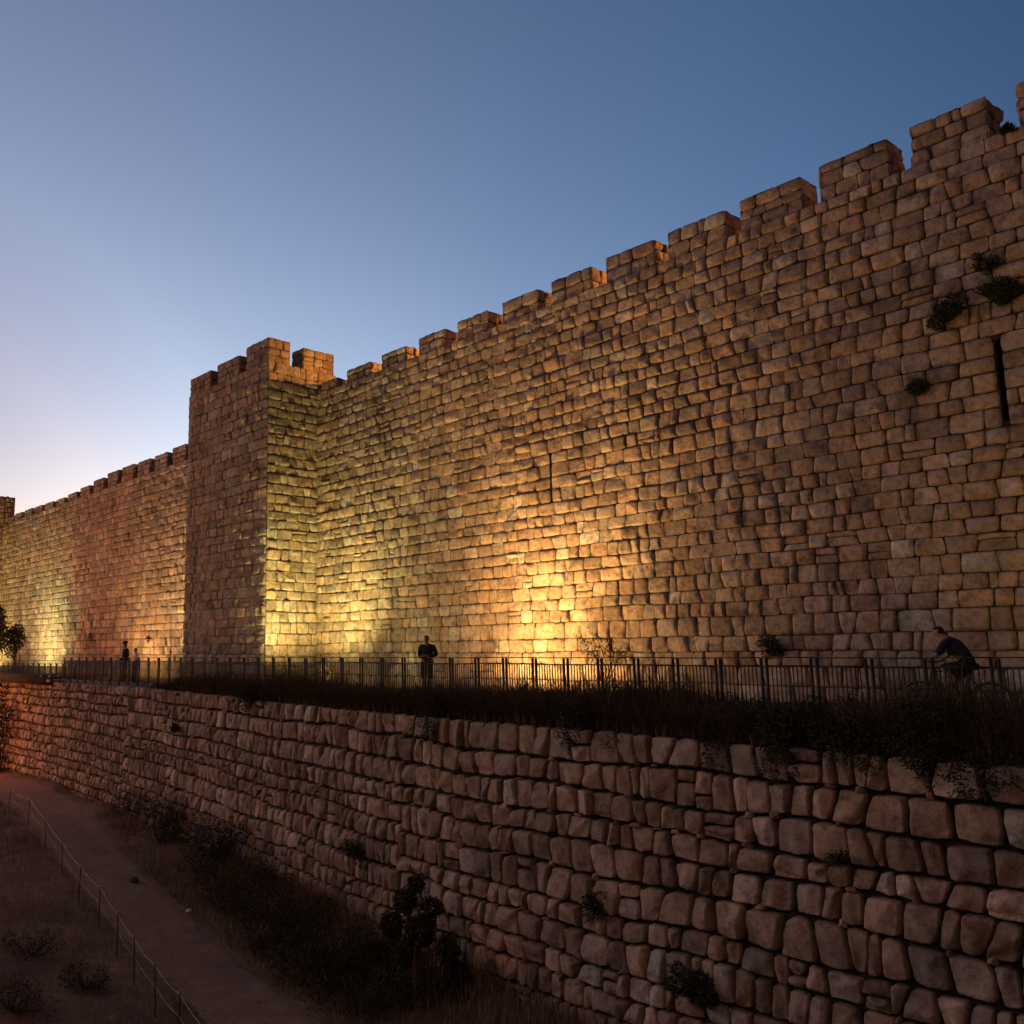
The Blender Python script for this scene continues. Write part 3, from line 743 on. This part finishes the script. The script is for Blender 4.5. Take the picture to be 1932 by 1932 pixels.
# tree at the left edge, in front of the far wall
x, y, z = on_wall(-14, 1240, 17.9)
t = thing('small_tree', (x, y, ZW - .2), 'dark tree with pointed leaves at the left edge, before the yellow lit wall', 'tree')
cl = []
for px, py, r in [(-12, 1165, .75), (-4, 1190, .75), (-16, 1205, .8), (0, 1212, .5), (-26, 1185, .9), (-35, 1160, .8)]:
    q = on_wall(px, py, 17.9); cl.append((q[0], q[1], q[2], r))
mb = MB(); leaves(mb, [c[:3] for c in cl], [c[3] for c in cl], 1700, .42, .10, 401, droop=.35, shell=.3); mb.build('crown', M_LEAF, t)
mb = MB(); mb.tube([(x, y, ZW - .2), (x + .05, y, ZW + 1.0), (x - .1, y, ZW + 2.0)], [.13, .1, .08], 7); stems(mb, (x - .1, y, ZW + 1.9), [c[:3] for c in cl], .05, 402); mb.build('trunk', M_BARK, t)
x, y, z = on_wall(32, 1240, 18.9)
cl = []
for px, py, r in [(34, 1188, .42), (28, 1200, .55), (36, 1208, .5), (26, 1218, .45), (22, 1230, .4)]:
    q = on_wall(px, py, 18.9); cl.append((q[0] - x, q[1] - y, q[2] - ZW, r * .9))
bush('wall_shrub', 'dark green shrub against the green lit wall beside the tree at the left edge', 'shrub', (x, y, ZW), cl, 1500, .17, .07, 411, r0=.04)
D = RDW(8, 1340) - .9
x, y, z = on_wall(2, 1400, D)
cl = []
for px, py, r in [(4, 1300, .5), (-6, 1325, .7), (6, 1345, .55), (-10, 1360, .8), (2, 1375, .5), (-16, 1400, .9), (-12, 1440, .8)]:
    q = on_wall(px, py, D); cl.append((q[0] - x, q[1] - y, q[2] - z, r * .85))
bush('dark_bush', 'black bush at the left edge over the orange end of the ditch wall', 'bush', (x, y, float(ditch_z(np.array([x]), np.array([y]))[0])), [(a, b, c + z - float(ditch_z(np.array([x]), np.array([y]))[0]), r) for a, b, c, r in cl], 2600, .2, .06, 421, r0=.05)

# ---------------------------------------------------------------- wire fence of the path
P3 = [(16, 1535), (53, 1555), (86, 1600), (117, 1650), (148, 1703), (185, 1748), (220, 1806), (253, 1858), (293, 1920), (335, 1985), (385, 2070)]
feet = []
for px, py in P3:
    x, y, z = on_level(px, py, .45)
    for _ in range(6):
        z = float(ditch_z(np.array([x]), np.array([y]))[0]); x, y, z = on_level(px, py, z)
    feet.append(np.array([x, y, z]))
wf = thing('wire_fence', tuple(feet[5]), 'thin wire fence on leaning stakes along the dirt path', 'fence')
HS = .95
def topof(p, k): return p + np.array([.03 * math.sin(k * 2.1), .04 * math.cos(k * 1.3), HS])
for k, p in enumerate(feet):
    mb = MB(); mb.tube([p - (0, 0, .1), topof(p, k)], [.016, .013], 6); mb.build('stake', M_POST, wf)
for frac in (.97, .6):
    mb = MB(); pts = []
    for k in range(len(feet) - 1):
        a = feet[k] + (topof(feet[k], k) - feet[k]) * frac; b = feet[k + 1] + (topof(feet[k + 1], k + 1) - feet[k + 1]) * frac
        for j in range(6):
            t_ = j / 6; pts.append(a * (1 - t_) + b * t_ - np.array([0, 0, .05 * 4 * t_ * (1 - t_)]))
    mb.tube(pts, .0045 if frac > .9 else .003, 4); mb.build('wire', M_WIRE, wf)

# small things lying on the path
def lump(name, label, cat, px, py, s, m, seed, lift=0.0):
    x, y, z = on_level(px, py, .3)
    for _ in range(5):
        z = float(ditch_z(np.array([x]), np.array([y]))[0]); x, y, z = on_level(px, py, z)
    bm = bmesh.new(); bmesh.ops.create_icosphere(bm, subdivisions=3, radius=1)
    co = np.array([v.co[:] for v in bm.verts]); n_ = fbm(co + seed, 1.4, 3)
    for v, k in zip(bm.verts, n_): v.co = Vector((v.co.x * s[0], v.co.y * s[1], v.co.z * s[2])) * (1 + .45 * k)
    me = bpy.data.meshes.new(name); bm.to_mesh(me); bm.free(); me.materials.append(m)
    o = bpy.data.objects.new(name, me); COL.objects.link(o); o.location = (x, y, z + s[2] * .45); return tag(o, label, cat)
M_ROCK = noise_mat('dark_rock', (.03, .026, .022), (.08, .065, .055), 9.0, .5)
M_PALE = plain('pale_plastic', (.55, .55, .55), .5)
lump('rock', 'dark lump of rock lying in the middle of the dirt path', 'rock', 253, 1665, (.16, .13, .11), M_ROCK, 3)
lump('plastic_bag', 'crumpled pale plastic bag at the right edge of the dirt path', 'litter', 357, 1720, (.09, .07, .05), M_PALE, 8)
lump('plastic_bag', 'small pale scrap of litter at the path bend far left', 'litter', 93, 1486, (.12, .1, .06), M_PALE, 12)

# ---------------------------------------------------------------- people
def skin_body(name, joints, bones, radii, root, parent=None, mats=None, sub=2):
    """one continuous surface grown on a skeleton"""
    me = bpy.data.meshes.new(name); names = list(joints)
    me.from_pydata([joints[k] for k in names], [(names.index(a), names.index(b)) for a, b in bones], [])
    o = bpy.data.objects.new(name, me); COL.objects.link(o)
    sk = o.modifiers.new('skin', 'SKIN'); sk.use_smooth_shade = True
    if not me.skin_vertices: me.skin_vertices.new()
    for i, k in enumerate(names):
        r = radii[k]; r = (r, r) if not hasattr(r, '__len__') else r
        me.skin_vertices[0].data[i].radius = r
        me.skin_vertices[0].data[i].use_root = (k == root)
    ss = o.modifiers.new('sub', 'SUBSURF'); ss.levels = sub; ss.render_levels = sub
    dg = bpy.context.evaluated_depsgraph_get(); dg.update()
    out = bpy.data.meshes.new_from_object(o.evaluated_get(dg)); bpy.data.objects.remove(o)
    out.name = name
    return out
def seg_dist(P, a, b):
    a = np.array(a); b = np.array(b); d = b - a; t = np.clip(((P - a) @ d) / (d @ d + 1e-9), 0, 1)
    return np.linalg.norm(P - a - t[:, None] * d, axis=1)
def garment(name, me, joints, bones, which, off, m, parent, zcut=None):
    co = np.zeros(len(me.vertices) * 3); me.vertices.foreach_get('co', co); co = co.reshape(-1, 3)
    no = np.array([v.normal[:] for v in me.vertices])
    dist = np.stack([seg_dist(co, joints[a], joints[b]) for a, b in bones], 1); near = dist.argmin(1)
    ok = np.isin(near, [i for i, bb in enumerate(bones) if bb in which])
    if zcut: ok &= zcut(co)
    mb = MB(); fs = [tuple(p.vertices) for p in me.polygons if all(ok[v] for v in p.vertices)]
    v = co + no * off + world_loc(parent)
    mb.add(v, [f if len(f) == 4 else (*f, f[2]) for f in fs if len(f) == 4])
    o = mb.build(name, m, parent, smooth=True)
    bm = bmesh.new(); bm.from_mesh(o.data); bmesh.ops.delete(bm, geom=[q for q in bm.verts if not q.link_faces], context='VERTS'); bm.to_mesh(o.data); bm.free()
    return o

def person(loc, rz, label, H=1.75, pose=None, top=M_BLACK, legs=M_GREY, skirt=False, shorts=False, hat=False, long_sleeve=False, long_hair=False, group=None, broad=1.0):
    """joints in body space: the figure faces -y, z up, feet at z = 0"""
    k = H / 1.75
    J = dict(pelvis=(0, 0, .95), waist=(0, .01, 1.08), chest=(0, .01, 1.27), neckb=(0, .015, 1.45), neck=(0, 0, 1.52), head=(0, -.015, 1.60), crown=(0, -.01, 1.69))
    for s, n in ((-1, 'l'), (1, 'r')):
        J.update({'hip' + n: (s * .085, 0, .90), 'knee' + n: (s * .095, -.02, .50), 'ankle' + n: (s * .1, .015, .09), 'heel' + n: (s * .1, .04, .035), 'ball' + n: (s * .11, -.11, .03), 'toe' + n: (s * .115, -.19, .025),
                  'sho' + n: (s * .17 * broad, .015, 1.40), 'elb' + n: (s * .235 * broad, .03, 1.13), 'wri' + n: (s * .22 * broad, -.08, .89), 'palm' + n: (s * .215 * broad, -.10, .82)})
    face0 = (0, -1, 0)
    if pose:
        pose = dict(pose); face0 = pose.pop('face', face0); J.update(pose)
    bones = [('pelvis', 'waist'), ('waist', 'chest'), ('chest', 'neckb'), ('neckb', 'neck'), ('neck', 'head'), ('head', 'crown')]
    rad = dict(pelvis=(.15 * broad, .105), waist=(.135 * broad, .1), chest=(.155 * broad, .11), neckb=(.085, .07), neck=(.052, .055), head=(.075, .092), crown=(.06, .075))
    for n in 'lr':
        bones += [('pelvis', 'hip' + n), ('hip' + n, 'knee' + n), ('knee' + n, 'ankle' + n), ('ankle' + n, 'heel' + n), ('ankle' + n, 'ball' + n), ('ball' + n, 'toe' + n), ('chest', 'sho' + n), ('sho' + n, 'elb' + n), ('elb' + n, 'wri' + n), ('wri' + n, 'palm' + n)]
        rad.update({'hip' + n: .088, 'knee' + n: .057, 'ankle' + n: .04, 'heel' + n: .035, 'ball' + n: (.04, .028), 'toe' + n: (.032, .02), 'sho' + n: .058, 'elb' + n: .042, 'wri' + n: .028, 'palm' + n: (.036, .02)})
        pa = np.array(J['palm' + n]); wr = np.array(J['wri' + n]); d = pa - wr; d /= np.linalg.norm(d); sd = np.cross(d, (1.0, 0, 0)); sd /= np.linalg.norm(sd) + 1e-9
        curl = np.array([-1.0 if n == 'r' else 1.0, 0, 0])
        for q, (off, ln) in enumerate([(-.03, .065), (-.01, .078), (.01, .072), (.028, .055)]):
            J['fa%d' % q + n] = tuple(pa + sd * off + d * (.02 + ln * .5)); J['fb%d' % q + n] = tuple(pa + sd * off + d * (.02 + ln * .9) + curl * .02)
            bones += [('palm' + n, 'fa%d' % q + n), ('fa%d' % q + n, 'fb%d' % q + n)]; rad['fa%d' % q + n] = .0085; rad['fb%d' % q + n] = .007
        J['th' + n] = tuple(wr + (pa - wr) * .6 - sd * .05 + d * .01); bones.append(('wri' + n, 'th' + n)); rad['th' + n] = .009
    t = thing('person', loc, label, 'person', group, rz)
    J = {a: tuple(np.array(b) * k) for a, b in J.items()}; rad = {a: (tuple(np.array(r) * k) if hasattr(r, '__len__') else r * k) for a, r in rad.items()}
    me = skin_body('body', J, bones, rad, 'pelvis')
    # face: brow, nose and chin pulled out of the head, eye sockets pushed in
    hc = np.array(J['head']); fd = np.array(J['head']) - np.array(J['neck']); 
    face = np.array(face0, float); face = face / np.linalg.norm(face)
    up = np.array(J['crown']) - hc; up = up / np.linalg.norm(up); sidev = np.cross(face, up)
    for v in me.vertices:
        p = np.array(v.co[:]) - hc
        if np.linalg.norm(p) > .17 * k: continue
        fz, uz, sz = p @ face, p @ up, p @ sidev
        if fz > .03 * k:
            nose = .022 * math.exp(-((uz + .005) / .022) ** 2 - (sz / .014) ** 2); chin = .014 * math.exp(-((uz + .075) / .025) ** 2 - (sz / .03) ** 2)
            eye = -.010 * (math.exp(-((uz - .025) / .014) ** 2 - ((sz - .03) / .016) ** 2) + math.exp(-((uz - .025) / .014) ** 2 - ((sz + .03) / .016) ** 2))
            v.co = Vector(np.array(v.co[:]) + face * (nose + chin + eye) * k)
    me.materials.clear(); me.materials.append(M_SKIN)
    bo = bpy.data.objects.new('body', me); COL.objects.link(bo); bo.parent = t
    t.rotation_euler = (0, 0, 0)
    tb = [('waist', 'chest'), ('pelvis', 'waist'), ('chest', 'neckb'), ('chest', 'shol'), ('chest', 'shor'), ('shol', 'elbl'), ('shor', 'elbr')] + ([('elbl', 'wril'), ('elbr', 'wrir')] if long_sleeve else [])
    garment('shirt', me, J, bones, tb, .016 * k, top, t)
    lb = [('pelvis', 'hipl'), ('pelvis', 'hipr'), ('hipl', 'kneel'), ('hipr', 'kneer'), ('pelvis', 'waist')] + ([] if shorts else [('kneel', 'anklel'), ('kneer', 'ankler')])
    if skirt:
        mb = MB(); pl = np.array(J['pelvis']); rings = []
        zs = [(pl[2] + .1 * k, .15), (pl[2] - .05 * k, .185), (.6 * k, .2), (.35 * k, .215), (.1 * k, .235)]
        for z_, r_ in zs:
            rings.append([(pl[0] + r_ * k * (1 + .06 * math.sin(6 * w)) * math.cos(w), pl[1] + r_ * .8 * k * (1 + .06 * math.sin(6 * w)) * math.sin(w), z_) for w in np.linspace(0, 2 * math.pi, 33)[:-1]])
        V = np.array(rings).reshape(-1, 3) + world_loc(t); n_ = 32
        mb.add(V, [(i * n_ + j, i * n_ + (j + 1) % n_, (i + 1) * n_ + (j + 1) % n_, (i + 1) * n_ + j) for i in range(4) for j in range(n_)])
        mb.build('skirt', legs, t, smooth=True)
    else:
        garment('shorts' if shorts else 'trousers', me, J, bones, lb, .02 * k, legs, t)
    garment('shoes', me, J, bones, [('anklel', 'heell'), ('anklel', 'balll'), ('balll', 'toel'), ('ankler', 'heelr'), ('ankler', 'ballr'), ('ballr', 'toer')], .010 * k, M_SHOE, t)
    hb = [('neck', 'head'), ('head', 'crown')]
    def hair_cut(co):
        p = co - hc; return (p @ up > .035 * k) | ((p @ face < -.005 * k) & (p @ up > (-.12 if long_hair else -.05) * k))
    garment('hair', me, J, bones, hb + ([('neckb', 'neck')] if long_hair else []), .014 * k, M_HAIR, t, hair_cut)
    if hat:
        mb = MB(); c0 = hc + up * .075 * k
        prof = [(.165, 0.0), (.17, .012), (.11, .02), (.105, .1), (.085, .125), (.0, .128)]
        V = []; n_ = 24
        for r_, h_ in prof:
            for j in range(n_):
                w = 2 * math.pi * j / n_; V.append(c0 + (math.cos(w) * sidev + math.sin(w) * face) * max(r_, .001) * k + up * h_ * k)
        mb.add(np.array(V) + world_loc(t), [(i * n_ + j, i * n_ + (j + 1) % n_, (i + 1) * n_ + (j + 1) % n_, (i + 1) * n_ + j) for i in range(len(prof) - 1) for j in range(n_)])
        mb.build('hat', M_HAIR, t, smooth=True)
    t.rotation_euler = (0, 0, rz)
    return t

zw = ZW + .005
# man in shorts, hands together in front of him, looking along the railing
x, y, z = on_wall(806, 1240, 18.0)
pose = dict(elbl=(-.27, .05, 1.15), wril=(-.13, -.16, 1.09), palml=(-.06, -.19, 1.10), elbr=(.27, .05, 1.15), wrir=(.13, -.16, 1.12), palmr=(.06, -.19, 1.13), head=(.0, -.03, 1.60), kneel=(-.11, -.01, .5), anklel=(-.14, .015, .09), heell=(-.14, .04, .035), balll=(-.16, -.11, .03), toel=(-.17, -.19, .025))
person((x, y, zw), R(20), 'man in dark shirt and knee length shorts standing near the golden light', 1.76, pose, M_GREY, M_BLACK, shorts=True, broad=1.18, long_sleeve=True)
# the couple, seen from behind
x, y, z = on_wall(236, 1240, 18.3)
person((x, y, zw), R(0), 'tall person in dark clothes and a black hat, left of the two by the railing', 1.80, dict(face=(0, -1, 0)), M_BLACK, M_GREY, hat=True, long_sleeve=True, broad=1.05)
x, y, z = on_wall(256, 1240, 18.2)
person((x, y, zw), R(-15), 'shorter person in a white top and long dark skirt, right of the couple', 1.55, dict(), M_WHITE, M_NAVY, skirt=True, broad=.95)

# ---- cyclist
CX, CY = on_wall(1806, 1240, 18.3)[0], 18.3
bike = thing('bicycle', (CX, CY, zw), 'dark bicycle ridden to the left along the walkway behind the railing', 'bicycle', None, 0)
def at(x, y, z): return (CX + x, CY + y, zw + z)           # bike space: forward is -x
WR = .34
for wx in (-.62, .45):
    t_ = MB(); rr = MB(); n_ = 40
    ring = lambda r: [at(wx + r * math.cos(a), 0, WR + r * math.sin(a)) for a in np.linspace(0, 2 * math.pi, n_ + 1)]
    t_.tube(ring(WR - .018), .018, 8, cap=False); wo = t_.build('wheel', M_TYRE, bike, smooth=True)
    rr.tube(ring(WR - .045), .010, 6, cap=False)
    for a in np.linspace(0, 2 * math.pi, 25)[:-1]: rr.tube([at(wx, .02 * (-1) ** int(a * 4), WR), at(wx + (WR - .05) * math.cos(a), 0, WR + (WR - .05) * math.sin(a))], .0015, 3)
    rr.tube([at(wx, -.05, WR), at(wx, .05, WR)], .018, 8); rr.build('rim', M_RIM, wo)
fr = MB(); bb = (0, 0, .29); seat = (.19, 0, .82); hd = (-.42, 0, .86); hb_ = (-.455, 0, .70)
for a, b, r_ in [(bb, seat, .016), (seat, hd, .015), (bb, hb_, .019), (hd, hb_, .018)]: fr.tube([at(*a), at(*b)], r_, 8)
for s in (-.045, .045):
    fr.tube([at(0, s * .5, .29), at(.45, s, WR)], .010, 6); fr.tube([at(.17, s * .4, .76), at(.45, s, WR)], .008, 6); fr.tube([at(-.46, s, .68), at(-.62, s, WR)], .012, 6)
fr.build('frame', M_BIKE, bike)
hbm = MB(); hbm.tube([at(-.42, 0, .85), at(-.40, 0, 1.0)], .014, 8); hbm.tube([at(-.34, -.27, 1.03), at(-.42, -.15, 1.01), at(-.42, .15, 1.01), at(-.34, .27, 1.03)], .012, 8); hbm.build('handlebar', M_BIKE, bike)
sm = MB(); sm.tube([at(.19, 0, .8), at(.205, 0, .9)], .013, 8); sm.tube([at(.06, 0, .925), at(.16, 0, .93), at(.26, 0, .94), at(.31, 0, .94)], [.02, .035, .065, .05], 8); sm.build('saddle', M_TYRE, bike, smooth=True)
cm = MB(); cm.tube([at(0, .0, .29), at(0, -.06, .29), at(-.11, -.07, .16)], .010, 6); cm.tube([at(0, .06, .29), at(.11, .07, .42)], .010, 6)
cm.tube([at(0, -.02 + 0, .29), at(0, -.03, .29)], .085, 20); cm.box(*sorted((CX - .15, CX - .07)), CY - .17, CY - .075, zw + .15, zw + .17); cm.box(CX + .07, CX + .15, CY + .075, CY + .17, zw + .41, zw + .43); cm.build('crank', M_RIM, bike)
# rider, in body space: the figure faces -y; after turning, -y becomes -x
def rp(x, y, z): return (y, x, z)   # bike (x forward-, y side) -> body space (face -y)
pose = dict(pelvis=rp(.20, 0, 1.0), waist=rp(.12, 0, 1.12), chest=rp(-.02, 0, 1.27), neckb=rp(-.15, 0, 1.40), neck=rp(-.20, 0, 1.46), head=rp(-.26, 0, 1.53), crown=rp(-.27, 0, 1.62),
            hipl=rp(.16, -.09, .95), kneel=rp(-.16, -.12, .70), anklel=rp(-.06, -.13, .27), heell=rp(-.01, -.13, .20), balll=rp(-.12, -.13, .19), toel=rp(-.19, -.13, .20),
            hipr=rp(.16, .09, .95), kneer=rp(-.22, .12, .92), ankler=rp(.13, .13, .53), heelr=rp(.19, .13, .47), ballr=rp(.09, .13, .45), toer=rp(.02, .13, .46),
            shol=rp(-.10, -.17, 1.36), elbl=rp(-.20, -.25, 1.15), wril=rp(-.33, -.25, 1.06), palml=rp(-.375, -.235, 1.04),
            shor=rp(-.10, .17, 1.36), elbr=rp(-.20, .25, 1.15), wrir=rp(-.33, .25, 1.06), palmr=rp(-.375, .235, 1.04))
person((CX, CY, zw), R(-90), 'cyclist in a navy shirt leaning forward over the handlebar behind the railing', 1.75, pose, M_NAVY, M_BLACK, shorts=True, broad=1.05)

# ---------------------------------------------------------------- light
def lamp(name, loc, target, power, color, size=60, blend=.6, radius=.08, kind='SPOT'):
    l = bpy.data.lights.new(name, kind); l.energy = power; l.color = color; l.shadow_soft_size = radius
    if kind == 'SPOT': l.spot_size = R(size); l.spot_blend = blend
    o = bpy.data.objects.new(name, l); COL.objects.link(o); o.location = loc
    d = Vector(target) - Vector(loc); o.rotation_euler = d.to_track_quat('-Z', 'Y').to_euler(); return o
GOLD = (1.0, .58, .185); YEL = (1.0, .82, .28); GREEN = (1.0, .87, .35); ORNG = (1.0, .60, .21); SOD = (1.0, .45, .205)
lamp('floodlight', (-19.4, 19.5, ZW + .2), (-18.8, DW, ZW + 2.6), 2100, GOLD, 150, 1.0, .12)
lamp('floodlight', (-19.0, 19.2, ZW + .2), (-18.5, DW, ZW + 6.5), 3000, GOLD, 92, 1.0, .12)
lamp('floodlight', (-28.3, 19.85, ZW + .2), (-31.3, 21.2, ZW + 10.0), 3200, YEL, 132, 1.0, .12)
lamp('floodlight', (-26.0, 18.0, ZW + .2), (-27.2, DW, ZW + 6.5), 850, YEL, 146, 1.0, .12)
lamp('floodlight', (-46.3, 18.9, ZW + .2), (-46.0, DW, ZW + 4.5), 1500, ORNG, 150, 1.0, .12)
lamp('floodlight', (-41.4, 20.4, ZW + .2), (-39.0, DW, ZW + 8.0), 2300, (1.0, .76, .36), 150, 1.0, .12)
lamp('floodlight', (-61.5, 18.6, ZW + .2), (-61.5, DW, ZW + 8.0), 4700, GREEN, 165, 1.0, .12)
lamp('floodlight', (-71.0, 18.4, ZW + .2), (-72.3, DW, ZW + 8.0), 3600, YEL, 150, 1.0, .12)
lamp('floodlight', (-3.3, 19.0, ZW + .2), (-3.6, DW, ZW + 4.0), 480, (1.0, .58, .11), 120, 1.0, .12)
lamp('rampart_lamp', (-24.0, 27.0, ZC + 1.1), (-30, 22, ZC + 1), 3400, (1.0, .40, .09), 100, .5, .1, 'POINT')
lamp('rampart_lamp', (-13.5, 28.0, ZC + 1.3), (-30, 22, ZC + 1), 2600, (1.0, .40, .10), 100, .5, .1, 'POINT')
lamp('street_lamp', (-57, 8.0, 4.0), (-50, 16, 3), 4200, (1.0, .30, .10), 160, .5, .2, 'POINT')
# the road's sodium lamps behind the camera
lamp('street_lamp', (10, -18, 21), (0, 0, 0), 3900, SOD, 160, .5, .6, 'POINT')
lamp('street_lamp', (-26, -20, 21), (0, 0, 0), 4700, SOD, 160, .5, .6, 'POINT')
lamp('street_lamp', (-58, -16, 20), (0, 0, 0), 3000, SOD, 160, .5, .6, 'POINT')

w = bpy.data.worlds.new('World'); sc.world = w; w.use_nodes = True
nt = w.node_tree; L = nt.links.new; bg = nt.nodes['Background']
sky = N(nt, 'ShaderNodeTexSky', sky_type='NISHITA', sun_disc=False)
sky.sun_elevation = R(-5); sky.sun_rotation = R(-88); sky.air_density = 1.0; sky.dust_density = 1.0; sky.ozone_density = 1.6
# dusk white balance; deeper blue away from the afterglow, rosier inside it
tc = N(nt, 'ShaderNodeTexCoord')
dt = N(nt, 'ShaderNodeVectorMath', operation='DOT_PRODUCT'); L(tc.outputs['Generated'], dt.inputs[0])
dt.inputs[1].default_value = (math.sin(R(-85)), math.cos(R(-85)), 0.05)
k = ramp(nt, dt.outputs['Value'], [(0.0, (.36, .60, .64)), (.30, (.62, .82, .82)), (.47, (.85, .97, .88)), (.80, (1.27, 1.02, .77)), (.90, (1.34, .985, .685)), (.95, (1.16, .735, .505)), (1.0, (.54, .355, .255))])
c = mixc(nt, 'MULTIPLY', 1.0, sky.outputs[0], k)
L(c, bg.inputs[0]); bg.inputs[1].default_value = 30.0
